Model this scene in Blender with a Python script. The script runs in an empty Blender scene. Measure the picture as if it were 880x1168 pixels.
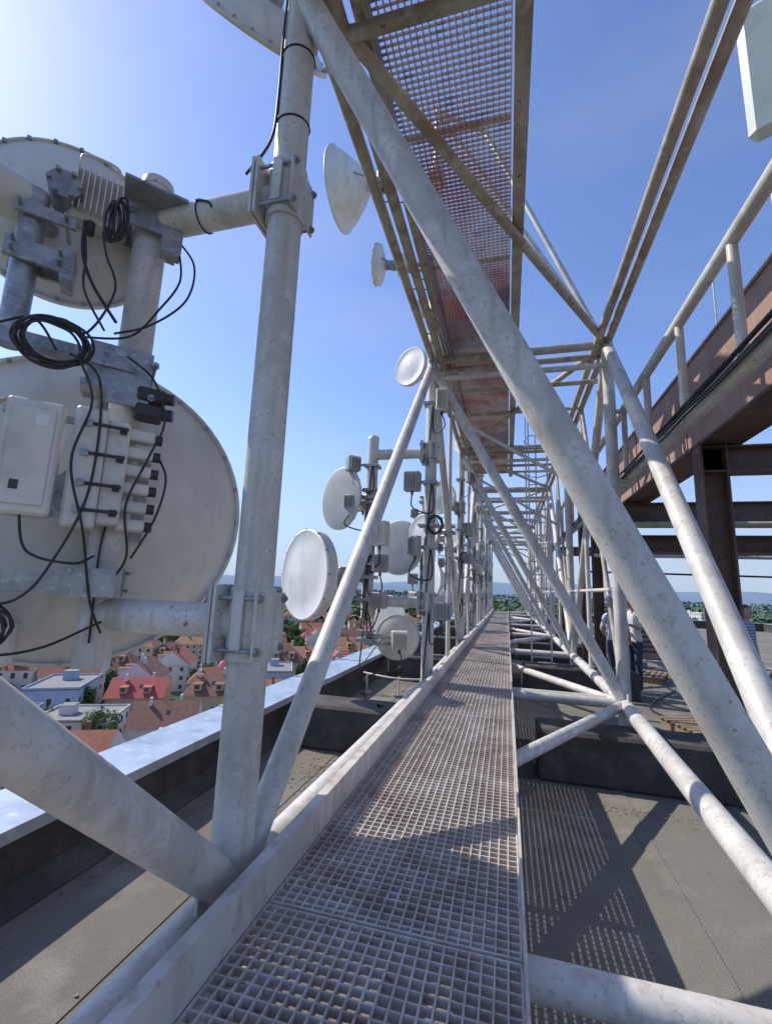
import bpy, math, random
from math import sin, cos, pi, radians, sqrt
from mathutils import Vector, Matrix, noise
random.seed(7)
scene=bpy.context.scene
COL=scene.collection

# ------------------------------------------------------------------ materials
def new_mat(name):
    m=bpy.data.materials.new(name); m.use_nodes=True
    nt=m.node_tree; b=nt.nodes["Principled BSDF"]
    return m,nt,b
def N(nt,t,**kw):
    n=nt.nodes.new(t)
    for k,v in kw.items(): setattr(n,k,v)
    return n
def noise_fac(nt,scale,lo,hi,detail=5,rough=.6,coord=None,stretch=None):
    g=coord or N(nt,"ShaderNodeNewGeometry").outputs["Position"]
    if stretch:
        mp=N(nt,"ShaderNodeMapping"); mp.inputs["Scale"].default_value=stretch
        nt.links.new(g,mp.inputs["Vector"]); g=mp.outputs["Vector"]
    n=N(nt,"ShaderNodeTexNoise"); n.inputs["Scale"].default_value=scale
    n.inputs["Detail"].default_value=detail; n.inputs["Roughness"].default_value=rough
    nt.links.new(g,n.inputs["Vector"])
    r=N(nt,"ShaderNodeMapRange"); r.inputs["From Min"].default_value=lo; r.inputs["From Max"].default_value=hi
    nt.links.new(n.outputs["Fac"],r.inputs["Value"])
    return r.outputs["Result"]
def mix(nt,fac,a,b):
    m=N(nt,"ShaderNodeMix",data_type='RGBA')
    if isinstance(fac,(int,float)): m.inputs[0].default_value=fac
    else: nt.links.new(fac,m.inputs[0])
    for i,x in ((6,a),(7,b)):
        if isinstance(x,tuple): m.inputs[i].default_value=(*x,1)
        else: nt.links.new(x,m.inputs[i])
    return m.outputs[2]
def layered(name,base,layers,rough=.6,metal=0,bump=None,rvar=None):
    """layers: (colour, scale, lo, hi[, stretch])"""
    m,nt,b=new_mat(name); col=base
    for L in layers:
        f=noise_fac(nt,L[1],L[2],L[3],stretch=L[4] if len(L)>4 else None)
        col=mix(nt,f,col,L[0])
    if isinstance(col,tuple): b.inputs["Base Color"].default_value=(*col,1)
    else: nt.links.new(col,b.inputs["Base Color"])
    b.inputs["Roughness"].default_value=rough; b.inputs["Metallic"].default_value=metal
    if bump:
        f=noise_fac(nt,bump[0],0,1)
        bp=N(nt,"ShaderNodeBump"); bp.inputs["Strength"].default_value=bump[1]; bp.inputs["Distance"].default_value=bump[2]
        nt.links.new(f,bp.inputs["Height"]); nt.links.new(bp.outputs["Normal"],b.inputs["Normal"])
    return m
M={}
M['tube']=layered("galvanised_painted_steel",(.58,.56,.52),[((.43,.40,.36),2.2,.43,.70),((.68,.66,.62),6,.5,.7),((.40,.37,.32),14,.52,.72,(1,1,.10)),((.40,.36,.30),45,.56,.70),((.27,.20,.15),24,.655,.74),((.24,.12,.07),9,.72,.77)],.52,.05,(120,.25,.003))
M['tube_dirty']=layered("weathered_steel",(.42,.37,.31),[((.28,.22,.17),3,.42,.64),((.52,.48,.43),9,.52,.68),((.18,.11,.07),18,.62,.70)],.6,.05,(80,.3,.004))
M['galv']=layered("galvanised_bracket_steel",(.34,.36,.37),[((.22,.23,.24),12,.4,.65),((.46,.46,.46),30,.55,.7),((.26,.18,.12),17,.66,.75)],.42,.6,(60,.15,.002))
M['grate']=layered("grating_steel",(.56,.50,.45),[((.40,.33,.28),2.2,.42,.62),((.66,.61,.57),11,.5,.7),((.28,.19,.14),26,.60,.70)],.55,.1)
M['grate_up']=layered("rusty_grating_steel",(.50,.43,.38),[((.40,.20,.15),.9,.42,.6),((.22,.15,.11),7,.56,.74)],.65,.05)
M['toe']=layered("toe_board_steel",(.60,.56,.51),[((.45,.39,.33),4,.45,.68),((.38,.31,.25),9,.5,.7,(1,1,.3)),((.28,.19,.13),16,.62,.72),((.68,.65,.61),2,.5,.7)],.55,.05,(60,.2,.003))
M['white']=layered("white_radome_plastic",(.76,.75,.72),[((.64,.63,.59),3,.5,.75),((.60,.58,.53),9,.5,.75,(1,1,.12)),((.55,.52,.46),14,.66,.8)],.45,0)
M['shadefront']=layered("shaded_radome_front",(.34,.35,.35),[((.28,.29,.29),3,.4,.7)],.6,0)  # grey puts the shade of obliquely lit dish fronts into the base colour
M['dishback']=layered("aluminium_dish_back",(.63,.61,.56),[((.52,.50,.45),2.2,.42,.70),((.50,.48,.43),8,.48,.72,(1,1,.10)),((.40,.37,.32),18,.64,.78)],.5,.05,(5,.08,.02))
M['unit']=layered("light_grey_radio_paint",(.62,.60,.55),[((.48,.45,.40),5,.5,.75),((.33,.26,.20),20,.64,.76)],.45,0)
M['unit_grey']=layered("grey_radio_paint",(.36,.36,.35),[((.28,.28,.27),5,.5,.75)],.45,.1)
M['black']=layered("black_cable_rubber",(.018,.018,.02),[((.04,.04,.04),20,.5,.7)],.45,0)
M['dark']=layered("dark_plastic",(.035,.035,.04),[],.5,0)
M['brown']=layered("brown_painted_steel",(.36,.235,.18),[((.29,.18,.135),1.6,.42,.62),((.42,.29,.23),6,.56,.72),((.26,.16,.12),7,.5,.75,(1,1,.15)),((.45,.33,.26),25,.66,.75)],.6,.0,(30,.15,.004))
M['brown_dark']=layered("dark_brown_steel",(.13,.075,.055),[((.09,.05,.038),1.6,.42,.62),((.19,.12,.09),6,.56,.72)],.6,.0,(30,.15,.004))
M['bitumen']=layered("mineral_bitumen_felt",(.205,.187,.155),[((.15,.137,.115),.7,.42,.62),((.26,.235,.195),2.7,.52,.68),((.09,.083,.072),160,.52,.62),((.32,.29,.25),120,.6,.7),((.10,.093,.082),1.3,.62,.70),((.10,.093,.082),6,.67,.72)],.9,0,(200,.6,.008))
M['bit_dark']=layered("black_bitumen_flashing",(.05,.047,.043),[((.09,.084,.074),3,.45,.65),((.025,.025,.025),40,.55,.7)],.85,0,(60,.4,.01))
M['cap']=layered("zinc_coping_metal",(.48,.53,.58),[((.34,.38,.42),2.5,.42,.66),((.60,.64,.68),9,.55,.7),((.3,.31,.31),5,.62,.74)],.36,.5,(6,.12,.01))
M['conc']=layered("weathered_concrete",(.27,.26,.24),[((.17,.165,.15),2,.4,.65),((.34,.33,.3),12,.5,.7)],.9,0,(40,.4,.01))
M['wood']=layered("old_timber",(.28,.2,.12),[((.15,.1,.06),8,.4,.65,(1,8,8))],.8,0)
M['panel']=layered("pale_green_antenna_fibreglass",(.60,.64,.56),[((.48,.52,.45),3,.45,.7)],.4,0)
M['rope']=layered("yellow_pipe_lagging",(.45,.40,.25),[((.3,.26,.17),6,.4,.7)],.8,0)
M['glass']=layered("window_glass",(.05,.06,.075),[],.12,0)
M['frame']=layered("window_frame_white",(.7,.7,.68),[],.5,0)
M['skin']=layered("skin",(.50,.31,.23),[((.45,.26,.19),30,.4,.7)],.55,0)
M['hair']=layered("hair",(.06,.04,.03),[((.12,.08,.05),60,.4,.7)],.6,0)
M['shirt']=layered("light_blue_shirt",(.50,.56,.66),[((.40,.46,.57),12,.4,.7)],.85,0)
M['shirt2']=layered("white_shirt",(.66,.66,.66),[((.55,.55,.56),12,.4,.7)],.85,0)
M['jeans']=layered("dark_blue_jeans",(.035,.045,.08),[((.06,.075,.12),25,.4,.7)],.9,0)
M['shoe']=layered("dark_shoe_leather",(.03,.025,.02),[],.6,0)
M['cap_white']=layered("white_sun_cap",(.7,.69,.66),[],.8,0)
m,nt,b=new_mat("striped_blue_shirt")
w=N(nt,"ShaderNodeTexWave"); w.bands_direction='Z'; w.inputs["Scale"].default_value=6
tc=N(nt,"ShaderNodeTexCoord"); nt.links.new(tc.outputs["Object"],w.inputs["Vector"])
nt.links.new(mix(nt,w.outputs["Fac"],(.08,.13,.25),(.45,.5,.58)),b.inputs["Base Color"]); b.inputs["Roughness"].default_value=.85
M['stripe']=m
for k,c,c2 in (('roofA',(.36,.13,.075),(.26,.10,.06)),('roofB',(.24,.12,.085),(.17,.085,.06)),('roofC',(.45,.10,.085),(.37,.09,.08)),('roofD',(.42,.21,.11),(.32,.15,.08)),('roofF',(.20,.20,.20),(.28,.27,.26))):
    M[k]=layered("roof_tiles_"+k[-1].lower(),c,[(c2,.9,.4,.65),(tuple(x*.6 for x in c),6,.5,.68)],.85,0,(9,.5,.1))
for k,c in (('wallA',(.60,.52,.38)),('wallB',(.66,.64,.60)),('wallC',(.52,.42,.24)),('wallD',(.40,.38,.35)),('wallE',(.38,.45,.56)),('wallF',(.55,.36,.27))):
    M[k]=layered("render_wall_"+k[-1].lower(),c,[(tuple(x*.82 for x in c),.6,.4,.7)],.9,0)
def foliage(name,a,bb,c):
    m,nt,b=new_mat(name)
    f=noise_fac(nt,.35,.38,.62); f2=noise_fac(nt,2.2,.45,.7)
    oi=N(nt,"ShaderNodeObjectInfo")
    col=mix(nt,f2,mix(nt,f,a,bb),c)
    hs=N(nt,"ShaderNodeHueSaturation")
    mr=N(nt,"ShaderNodeMapRange"); mr.inputs["To Min"].default_value=.7; mr.inputs["To Max"].default_value=1.35
    nt.links.new(oi.outputs["Random"],mr.inputs["Value"]); nt.links.new(mr.outputs["Result"],hs.inputs["Value"]); nt.links.new(col,hs.inputs["Color"])
    nt.links.new(hs.outputs["Color"],b.inputs["Base Color"]); b.inputs["Roughness"].default_value=.8
    return m
M['leaf']=foliage("tree_leaves",(.07,.125,.028),(.105,.165,.04),(.045,.08,.022))
M['bark']=layered("bark",(.12,.09,.065),[((.07,.05,.04),6,.4,.7)],.9,0)

# ------------------------------------------------------------------ mesh builder
class MB:
    def __init__(s): s.v=[];s.f=[];s.m=[];s.s=[];s.mats=[]
    def mi(s,k):
        if k not in s.mats: s.mats.append(k)
        return s.mats.index(k)
    def add(s,vs,fs,mat,smooth=False):
        o=len(s.v); s.v.extend([tuple(p) for p in vs]); i=s.mi(mat)
        for f in fs: s.f.append([o+a for a in f]); s.m.append(i); s.s.append(smooth)
    def tube(s,p,q,r,mat='tube',n=14,r2=None,caps=True):
        p=Vector(p);q=Vector(q); d=(q-p)
        if d.length<1e-6: return
        d.normalize(); a=d.orthogonal().normalized(); bb=d.cross(a); r2=r if r2 is None else r2
        vs=[];
        for c,rr in ((p,r),(q,r2)):
            for i in range(n):
                t=2*pi*i/n; vs.append(c+(a*cos(t)+bb*sin(t))*rr)
        s.add(vs,[[i,(i+1)%n,n+(i+1)%n,n+i] for i in range(n)],mat,True)
        if caps: s.add(vs[:n],[list(range(n))[::-1]],mat); s.add(vs[n:],[list(range(n))],mat)
    def box(s,c,size,mat,rot=None,bev=0):
        x,y,z=[k/2 for k in size]; c=Vector(c)
        R=rot or Matrix.Identity(3)
        if bev<=0:
            vs=[c+R@Vector((sx*x,sy*y,sz*z)) for sx in(-1,1) for sy in(-1,1) for sz in(-1,1)]
            s.add(vs,[[0,1,3,2],[4,6,7,5],[0,4,5,1],[2,3,7,6],[0,2,6,4],[1,5,7,3]],mat)
        else:
            vs=[];idx={}
            for sx in(-1,1):
                for sy in(-1,1):
                    for sz in(-1,1):
                        for ax in range(3):
                            e=[x-bev,y-bev,z-bev]; e[ax]=[x,y,z][ax]
                            idx[(sx,sy,sz,ax)]=len(vs); vs.append(c+R@Vector((sx*e[0],sy*e[1],sz*e[2])))
            fs=[]
            for ax in range(3):
                o=[a for a in range(3) if a!=ax]
                for sg in(-1,1):
                    q=[]
                    for (a,b2) in((-1,-1),(1,-1),(1,1),(-1,1)):
                        k=[0,0,0];k[ax]=sg;k[o[0]]=a;k[o[1]]=b2; q.append(idx[(*k,ax)])
                    fs.append(q)
                for a in(-1,1):
                    for b2 in(-1,1):
                        k1=[0,0,0];k2=[0,0,0];k1[ax]=-1;k2[ax]=1
                        for k in(k1,k2): k[o[0]]=a;k[o[1]]=b2
                        fs.append([idx[(*k1,o[0])],idx[(*k2,o[0])],idx[(*k2,o[1])],idx[(*k1,o[1])]])
            for sx in(-1,1):
                for sy in(-1,1):
                    for sz in(-1,1): fs.append([idx[(sx,sy,sz,a)] for a in range(3)])
            s.add(vs,fs,mat)
    def lathe(s,prof,origin,axis,mat,n=40,up=None):
        """prof (radius, dist along axis)"""
        d=Vector(axis).normalized(); a=d.orthogonal().normalized(); bb=d.cross(a); o=Vector(origin)
        vs=[];fs=[]
        for (r,h) in prof:
            for i in range(n):
                t=2*pi*i/n; vs.append(o+d*h+(a*cos(t)+bb*sin(t))*max(r,1e-4))
        for j in range(len(prof)-1):
            for i in range(n):
                fs.append([j*n+i,j*n+(i+1)%n,(j+1)*n+(i+1)%n,(j+1)*n+i])
        s.add(vs,fs,mat,True)
    def path(s,pts,r,mat='black',n=7,sub=6):
        P=[Vector(p) for p in pts]; Q=[]
        for i in range(len(P)-1):
            p0=P[max(i-1,0)];p1=P[i];p2=P[i+1];p3=P[min(i+2,len(P)-1)]
            for k in range(sub):
                t=k/sub
                Q.append(.5*((2*p1)+(p2-p0)*t+(2*p0-5*p1+4*p2-p3)*t*t+(3*p1-p0-3*p2+p3)*t**3))
        Q.append(P[-1]); vs=[];fs=[]
        a=None
        for i,q in enumerate(Q):
            d=(Q[min(i+1,len(Q)-1)]-Q[max(i-1,0)]).normalized()
            if a is None: a=d.orthogonal().normalized()
            else:
                a=(a-d*a.dot(d)); a=a.normalized() if a.length>1e-5 else d.orthogonal().normalized()
            bb=d.cross(a)
            for k in range(n):
                t=2*pi*k/n; vs.append(q+(a*cos(t)+bb*sin(t))*r)
        for i in range(len(Q)-1):
            for k in range(n): fs.append([i*n+k,i*n+(k+1)%n,(i+1)*n+(k+1)%n,(i+1)*n+k])
        s.add(vs,fs,mat,True)
    def mesh(s,name):
        me=bpy.data.meshes.new(name); me.from_pydata(s.v,[],s.f)
        for k in s.mats: me.materials.append(M[k])
        me.polygons.foreach_set("material_index",s.m); me.polygons.foreach_set("use_smooth",s.s)
        me.update(); return me
    def build(s,name,parent=None):
        o=bpy.data.objects.new(name,s.mesh(name)); COL.objects.link(o)
        if parent: o.parent=parent
        return o
def empty(name):
    o=bpy.data.objects.new(name,None); COL.objects.link(o); return o
def basis(fwd):
    f=Vector(fwd).normalized(); x=Vector((0,0,1)).cross(f)
    x=x.normalized() if x.length>1e-4 else Vector((1,0,0)); y=f.cross(x)
    return Matrix((x,y,f)).transposed()

# ------------------------------------------------------------------ truss
FY=[-2.64+4.47*k for k in range(9)]      # frame stations
XL=-1.1; XR=1.36; ZT=3.45; ZB=-1.27; NF=len(FY)
def xl(k): return -1.1 if k<2 else -1.06
def xrb(k): return 1.10 if k<2 else 1.36
root=empty("antenna_lattice_truss")
tb=MB()
for k,Y in enumerate(FY):
    l=xl(k); rb=xrb(k)
    top=5.6 if k==1 else (7.0 if k==2 else 5.6)
    tb.tube((l,Y,-1.9 if k!=1 else -1.45),(l,Y,top),.083 if k!=1 else .086,n=28 if k<3 else 12)
    tb.lathe([(.001,0),(.06,-.02),(.088,-.06),(.088,-.12)],(l,Y,top+.06),(0,0,1),'tube',16)
    if k>=2: tb.tube((XR,Y,-1.9),(XR,Y,ZT+.05),.075,n=20 if k<4 else 10)
    # cross brace TL -> BR
    tb.tube((l,Y-.04,ZT-.12),(rb,Y-.04,ZB),.073 if k==1 else .07,n=28 if k<3 else 10)
    # top horizontals
    tb.tube((l,Y,ZT),(XR,Y,ZT),.06,'tube_dirty',n=12)
    if k>=1:
        tb.tube((l,Y+.28,ZT-.02),(XR,Y+.28,ZT-.02),.045,'tube_dirty',n=10)
        if k>=2:
            tb.tube((l,Y-.05,ZT-.33),(XR,Y-.05,ZT-.33),.04,'tube',n=10)
            tb.tube((l,Y+.5,ZT-.30),(XR,Y+.5,ZT-.30),.035,'tube_dirty',n=10)
    # bottom horizontals
    tb.tube((l,Y,ZB),(rb,Y,ZB),.06,n=18)
    if k>=2: tb.tube((l,Y+.22,ZB),(rb,Y+.22,ZB),.045,n=12)
    # weld beads / gusset plates at the nodes
    if 1<=k<4:
        for x in(l,rb):
            tb.box((x,Y+.0,ZB+.02),(.012,.42,.26),'tube'); 
        tb.box((l,Y,ZT-.12),(.012,.40,.24),'tube'); tb.box((XR,Y,ZT-.1),(.012,.40,.22),'tube')
for k in range(NF-1):
    Y=FY[k];Y2=FY[k+1]; a=xl(k); b2=xl(k+1); nn=24 if k<3 else 10
    for o in(0,.13):
        tb.tube((a+o,Y,ZT),(b2+o,Y2,ZT),.05,'tube_dirty',n=nn)
        tb.tube((XR-o,Y,ZT),(XR-o,Y2,ZT),.05,'tube_dirty',n=nn)
    tb.tube((a-.03,Y,ZB),(b2-.03,Y2,ZB),.085,n=nn)
    tb.tube((xrb(k),Y,ZB),(xrb(k+1),Y2,ZB),.078,n=nn)
    odd=(k%2==1)
    if odd:
        tb.tube((a+.02,Y,ZB+.05),(b2,Y2,ZT-.05),.062,n=nn)
        tb.tube((xrb(k),Y,ZB),(XR,Y2,ZT),.07,n=nn)
        tb.tube((a,Y,ZT),(XR,Y2,ZT),.045,'tube_dirty',n=nn)
        tb.tube((a,Y,ZB),(xrb(k+1),Y2,ZB),.055,n=nn)
    else:
        if k==0: tb.tube((a,-1.9,2.0),(b2,Y2-.03,ZB+.08),.076,n=32)
        else: tb.tube((a,Y,ZT-.05),(b2,Y2,ZB+.05),.062,n=nn)
        tb.tube((XR,Y,ZT),(xrb(k+1),Y2,ZB),.06,n=nn)
        tb.tube((XR,Y,ZT),(b2,Y2,ZT),.045,'tube_dirty',n=nn)
        tb.tube((xrb(k),Y,ZB),(b2,Y2,ZB),.055,n=nn)
    if k>=2:
        ym=(Y+Y2)/2
        tb.tube((XR,ym,ZB),(XR,ym,ZT),.04,n=8)
        tb.tube((a,ym,ZB),(a,ym,ZT-.4 if k%2 else ZT),.04,n=8)
        tb.tube((XR,Y,.1),(XR,Y2,.1),.03,n=8)
        tb.tube((XR,Y,ZB),(XR,ym,ZT),.035,'tube_dirty',n=8)
        tb.tube((a,ym,ZT),(XR,ym,1.9),.035,'tube',n=8)
        tb.tube((a,ym,ZT),(XR,ym,ZT),.035,'tube_dirty',n=8)
for dx,dy in((0,0),(.75,.5)): tb.tube((XR-.02,FY[2]+.02,ZT),(-1.06+dx,FY[2]+dy,8.0),.042,n=14)
tb.tube((-1.06,FY[2],8.0),(-.31,FY[2]+.5,8.0),.04,n=12); tb.tube((-1.06,FY[2],6.9),(-1.06,FY[2],8.1),.05,n=14)
tb.build("lattice_tubes",root)
ob=MB()
POLE_X=-1.95
for k in range(1,NF):
    Y=FY[k]; l=xl(k)
    n=28 if k<3 else 10
    ob.tube((POLE_X,Y,-.42),(POLE_X,Y,2.28),.083,n=n)
    ob.lathe([(.001,.0),(.05,-.008),(.084,-.03),(.086,-.08)],(POLE_X,Y,2.31),(0,0,1),'tube',n)
    for z in(2.0,-.17): ob.tube((POLE_X,Y,z),(l,Y,z),.078,n=n)
    for z in(2.0,-.17):
        h=.155
        ob.tube((l,Y,z-h),(l,Y,z+h),.099,'tube' ,n=n)
        ob.box((l-.108,Y,z),(.016,.26,h*2.1),'tube')
        ob.box((l-.132,Y,z),(.016,.26,h*2.1),'tube')
        ob.box((l,Y-.108,z+.02),(.05,.02,h*1.6),'tube')
        for s1 in(-1,1):
            for s2 in(-1,1):
                ob.tube((l-.16,Y+s1*.105,z+s2*h*.7),(l+.115,Y+s1*.105,z+s2*h*.7),.009,'galv',n=8)
                ob.tube((l-.157,Y+s1*.105,z+s2*h*.7),(l-.141,Y+s1*.105,z+s2*h*.7),.019,'galv',n=6)
                ob.tube((l+.09,Y+s1*.105,z+s2*h*.7),(l+.106,Y+s1*.105,z+s2*h*.7),.019,'galv',n=6)
        ob.box((l+.088,Y,z),(.012,.25,h*1.75),'tube')
ob.build("outrigger_poles",root)
cb=MB()
Y=FY[1]
for z in(2.45,2.9,3.3): 
    cb.path([(XL+.090*cos(t),Y+.090*sin(t),z+.02*sin(t)) for t in [i*pi/6 for i in range(13)]],.0045,n=5,sub=2)
cb.path([(XL-.03,Y-.085,3.7),(XL-.06,Y-.075,3.1),(XL-.06,Y-.07,2.6),(XL-.075,Y-.08,2.3),(XL-.19,Y-.1,2.1)],.008)
cb.path([(XL-.5+.0,Y+.082*cos(t),2.0+.082*sin(t)) for t in [i*pi/6 for i in range(13)]],.0045,n=5,sub=2)
cb.path([(XL-.5,Y-.08,2.03),(XL-.42,Y-.085,2.0),(XL-.40,Y-.07,1.97)],.006)
cb.build("pole_cables",root)

# ------------------------------------------------------------------ walkways
def walkway(x0,x1,y0,y1,z,mat,pitch,th,depth,seams=2.0):
    g=MB(); rw=random.Random(5)
    nx=int(round((x1-x0)/pitch)); px=(x1-x0)/nx
    # separate panels with tiny level differences, as laid
    y=y0
    while y<y1:
        ye=min(y+seams,y1); dz=rw.uniform(-.003,.003)
        for i in range(nx+1):
            g.box((x0+i*px,(y+ye)/2,z-depth/2+dz),(th,ye-y-.012,depth),mat)
        yy=y+pitch
        while yy<ye-.02:
            g.box(((x0+x1)/2,yy,z-depth/2+.001+dz),(x1-x0,th*.9,depth*.8),mat); yy+=pitch
        for q in(y+.010,ye-.010): g.box(((x0+x1)/2,q,z-depth/2+.002+dz),(x1-x0,.007,depth),mat)
        y=ye
    return g
g=walkway(-.89,.035,-1.2,33.2,-1.2,'grate',.042,.0062,.03,2.98)
g.box((-.905,16,-1.15),(.012,34.4,.20),'toe')
g.box((-.925,16,-1.053),(.05,34.4,.008),'toe')
g.box((.046,16,-1.165),(.010,34.4,.11),'toe')
for k in range(0,34,2):
    g.box((-.43,k*1.0-.6,-1.262),(1.0,.05,.06),'tube_dirty')
g.build("grating_walkway")
g=walkway(-.80,.06,-1.5,13.7,3.62,'grate_up',.042,.006,.032,1.5)
for x in(-.82,.085):
    g.box((x,6.1,3.58),(.012,15.2,.18),'tube_dirty')
    for zz in(3.49,3.67): g.box((x+(-.03 if x<0 else .05),6.1,zz+.002),(.07 if x<0 else .10,15.2,.012),'tube_dirty')
for k in range(1,5): g.box((-.37,FY[k]+.14,3.545),(.86,.05,.05),'tube_dirty')
g.build("upper_grating_walkway")

# ------------------------------------------------------------------ handrail & cable rail on right
g=MB(); RX=1.55
g.tube((RX,.4,2.52),(RX,33,2.52),.052,'tube',n=18)
g.tube((RX,.4,1.56),(RX,33,1.56),.064,'tube',n=18)
y=1.25
while y<33: 
    g.tube((RX,y,1.56),(RX,y,2.52),.036,'tube',n=12); y+=1.03
for y in [FY[k] for k in range(1,NF)]:
    g.tube((XR-.02,y,1.5),(RX+.03,y,1.5),.035,'tube',n=10)
    g.tube((XR-.02,y,2.46),(RX+.03,y,2.46),.03,'tube',n=10)
g.build("side_railing")
g=MB()
for j in range(5):
    pts=[]
    y=.5
    while y<33.5:
        pts.append((RX-.075+.02*j+random.uniform(-.01,.01),y,1.638+.012*(j%3)+random.uniform(-.012,.01))); y+=.55
    g.path(pts,.011,sub=3)
for j in range(2):
    pts=[];y=.5
    while y<33: pts.append((RX-.085,y,1.57-.03*j+random.uniform(-.02,.01))); y+=.6
    g.path(pts,.011,sub=3)
g.build("cable_bundle")

g=MB()
for x in(.50,.90): g.box((x,10.45,1.4),(.03,.05,6.4),'tube')
z=-1.6
while z<4.5: g.tube((.5,10.45,z),(.9,10.45,z),.014,'tube',n=8); z+=.29
for z in(1.2,2.0,2.8,3.6,4.4):
    g.path([(.5,10.45,z),(.42,10.8,z),(.7,11.15,z),(.98,10.8,z),(.9,10.45,z)],.014,'tube',n=6)
for x,y in((.46,10.95),(.7,11.15),(.94,10.95)): g.box((x,y,2.8),(.03,.012,3.3),'tube')
g.build("access_ladder")

# ------------------------------------------------------------------ dishes
def dish(center,axis,R,style,pole=None,radio=True,seed=0,hi=False,front='white'):
    g=MB(); rnd=random.Random(seed)
    ax=Vector(axis).normalized(); c=Vector(center); n=64 if hi else 36; B=basis(ax)
    if style=='shell':
        prof=[(R*t,-.36*R*(1-t*t)) for t in [i/12 for i in range(1,13)]]
        prof=[(.001,-.36*R)]+prof+[(R*1.0,-.02*R),(R*1.025,-.02*R),(R*1.025,.05*R),(R,.05*R)]
        g.lathe(prof,c,ax,'dishback',n)
        g.lathe([(R,.05*R),(R*.95,.062*R),(R*.6,.09*R),(.001,.10*R)],c,ax,front,n)
        hubz=-.36*R
        if hi:
            for i in range(24):
                t=i*pi/12; q=c+B@Vector((cos(t),sin(t),0))*1.0*R-ax*.03*R
                g.box(q,(.018,.018,.02),'galv',B)
    elif style=='drum':
        g.lathe([(.001,-.52*R),(.2*R,-.5*R),(.55*R,-.40*R),(.93*R,-.26*R),(1.0*R,-.24*R),(1.0*R,0),(1.03*R,0),(1.03*R,.035*R),(.99*R,.045*R)],c,ax,'white',n)
        g.lathe([(.99*R,.045*R),(.97*R,.035*R),(.6*R,.075*R),(.001,.10*R)],c,ax,'white',n)
        for i in range(12):
            t=i*pi/6; q=c+B@Vector((cos(t),sin(t),0))*1.03*R
            g.box(q+ax*.01*R,(.03*R,.03*R,.07*R),'galv',B)
        hubz=-.5*R
    else:
        g.lathe([(.001,-.80*R),(.25*R,-.78*R),(.55*R,-.55*R),(.88*R,-.2*R),(1.0*R,.0),(1.03*R,.0),(1.03*R,.05*R),(.99*R,.05*R)],c,ax,'white',n)
        g.lathe([(.99*R,.05*R),(.6*R,.10*R),(.001,.13*R)],c,ax,'white',n)
        hubz=-.76*R
    hub=c+ax*hubz
    g.tube(hub+ax*.05*R,hub-ax*.16,max(.07,.16*R),'galv',n=16)
    for i in range(6):
        t=i*pi/3; q=hub+B@Vector((cos(t),sin(t),0))*max(.06,.14*R)
        g.tube(q-ax*.18,q-ax*.155,.012,'galv',n=6)
    if radio:
        q=hub-ax*.26; um='unit' if seed%2 else 'unit_grey'
        g.box(q,(.24,.26,.12),um,B,.015)
        for i in range(7): g.box(q-ax*.075+B@Vector((-.10+i*.033,0,0)),(.006,.24,.04),um,B)
        g.tube(q+B@Vector((.0,-.13,0)),q+B@Vector((.0,-.19,0)),.018,'dark',n=8)
    if pole is not None:
        pz=Vector((pole[0],pole[1],hub.z))
        g.box(pz,(.24,.24,.05),'galv'); g.box(pz+Vector((0,0,.12)),(.22,.22,.03),'galv')
        g.tube(pz+Vector((0,0,.05)),hub-ax*.1+Vector((0,0,.04)),.032,'galv',n=10)
        g.tube(pz-Vector((0,0,.05)),hub-ax*.1-Vector((0,0,.06)),.028,'galv',n=10)
        side=B@Vector((R*.7,0,0))
        g.tube(c+side+ax*(-.14*R),pz+Vector((0,0,-.3)),.012,'galv',n=8)
        g.path([hub-ax*.3-Vector((0,0,.12)),hub-ax*.32-Vector((0,0,.38)),pz+Vector((.05,-.1,-.5)),pz+Vector((.1,-.05,-.9))],.009)
    return g.build("microwave_dish_antenna")
P2=Vector((POLE_X,FY[1],0)); er=Vector((.6816,.7317,0)); ec=Vector((.7317,-.6816,0))
RL=Matrix((er,ec,Vector((0,0,1)))).transposed()
def L(r,c,z): return P2+er*r+ec*c+Vector((0,0,z))
dish(L(-.14,-.36,.40),(-.76,.65,.0),.85,'shell',None,False,1,True)
dish(L(-.40,-.22,1.98),(-.72,.69,.03),.47,'shell',None,False,2,True)
P1y=FY[1]
dish((-1.62,2.22,3.86),(-.62,.60,-.50),.46,'shell',(XL,P1y),False,3,True)
dish((-2.66,6.1,6.62),(-.99,.02,.02),.62,'cone',(xl(2),FY[2]),True,4,True)
dish((-1.95,6.05,5.05),(-.97,-.1,.1),.30,'drum',(xl(2),FY[2]),True,5)
dish((-2.38,10.6,5.72),(-.5,-.86,0),.50,'drum',(xl(3),FY[3]),True,6)
dish((-2.42,6.28,1.33),(-.55,-.83,0),.47,'shell',(POLE_X,FY[2]),True,7,True,'shadefront')
dish((-2.66,5.68,.16),(-.57,-.81,0),.60,'drum',(POLE_X,FY[2]),True,8,True)
dish((-2.55,10.75,1.02),(-.35,-.93,0),.66,'shell',(POLE_X,FY[3]),True,9,True,'shadefront')
dish((-2.65,10.5,-.88),(-.7,-.7,0),.72,'shell',(POLE_X,FY[3]),True,10,True,'shadefront')
dish((-1.62,6.9,-.72),(-.3,.95,0),.33,'shell',(POLE_X,FY[2]),True,11)
dish((-1.50,10.2,2.15),(-.25,-.96,0),.38,'drum',(POLE_X,FY[3]),True,12)
sd=20
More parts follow.
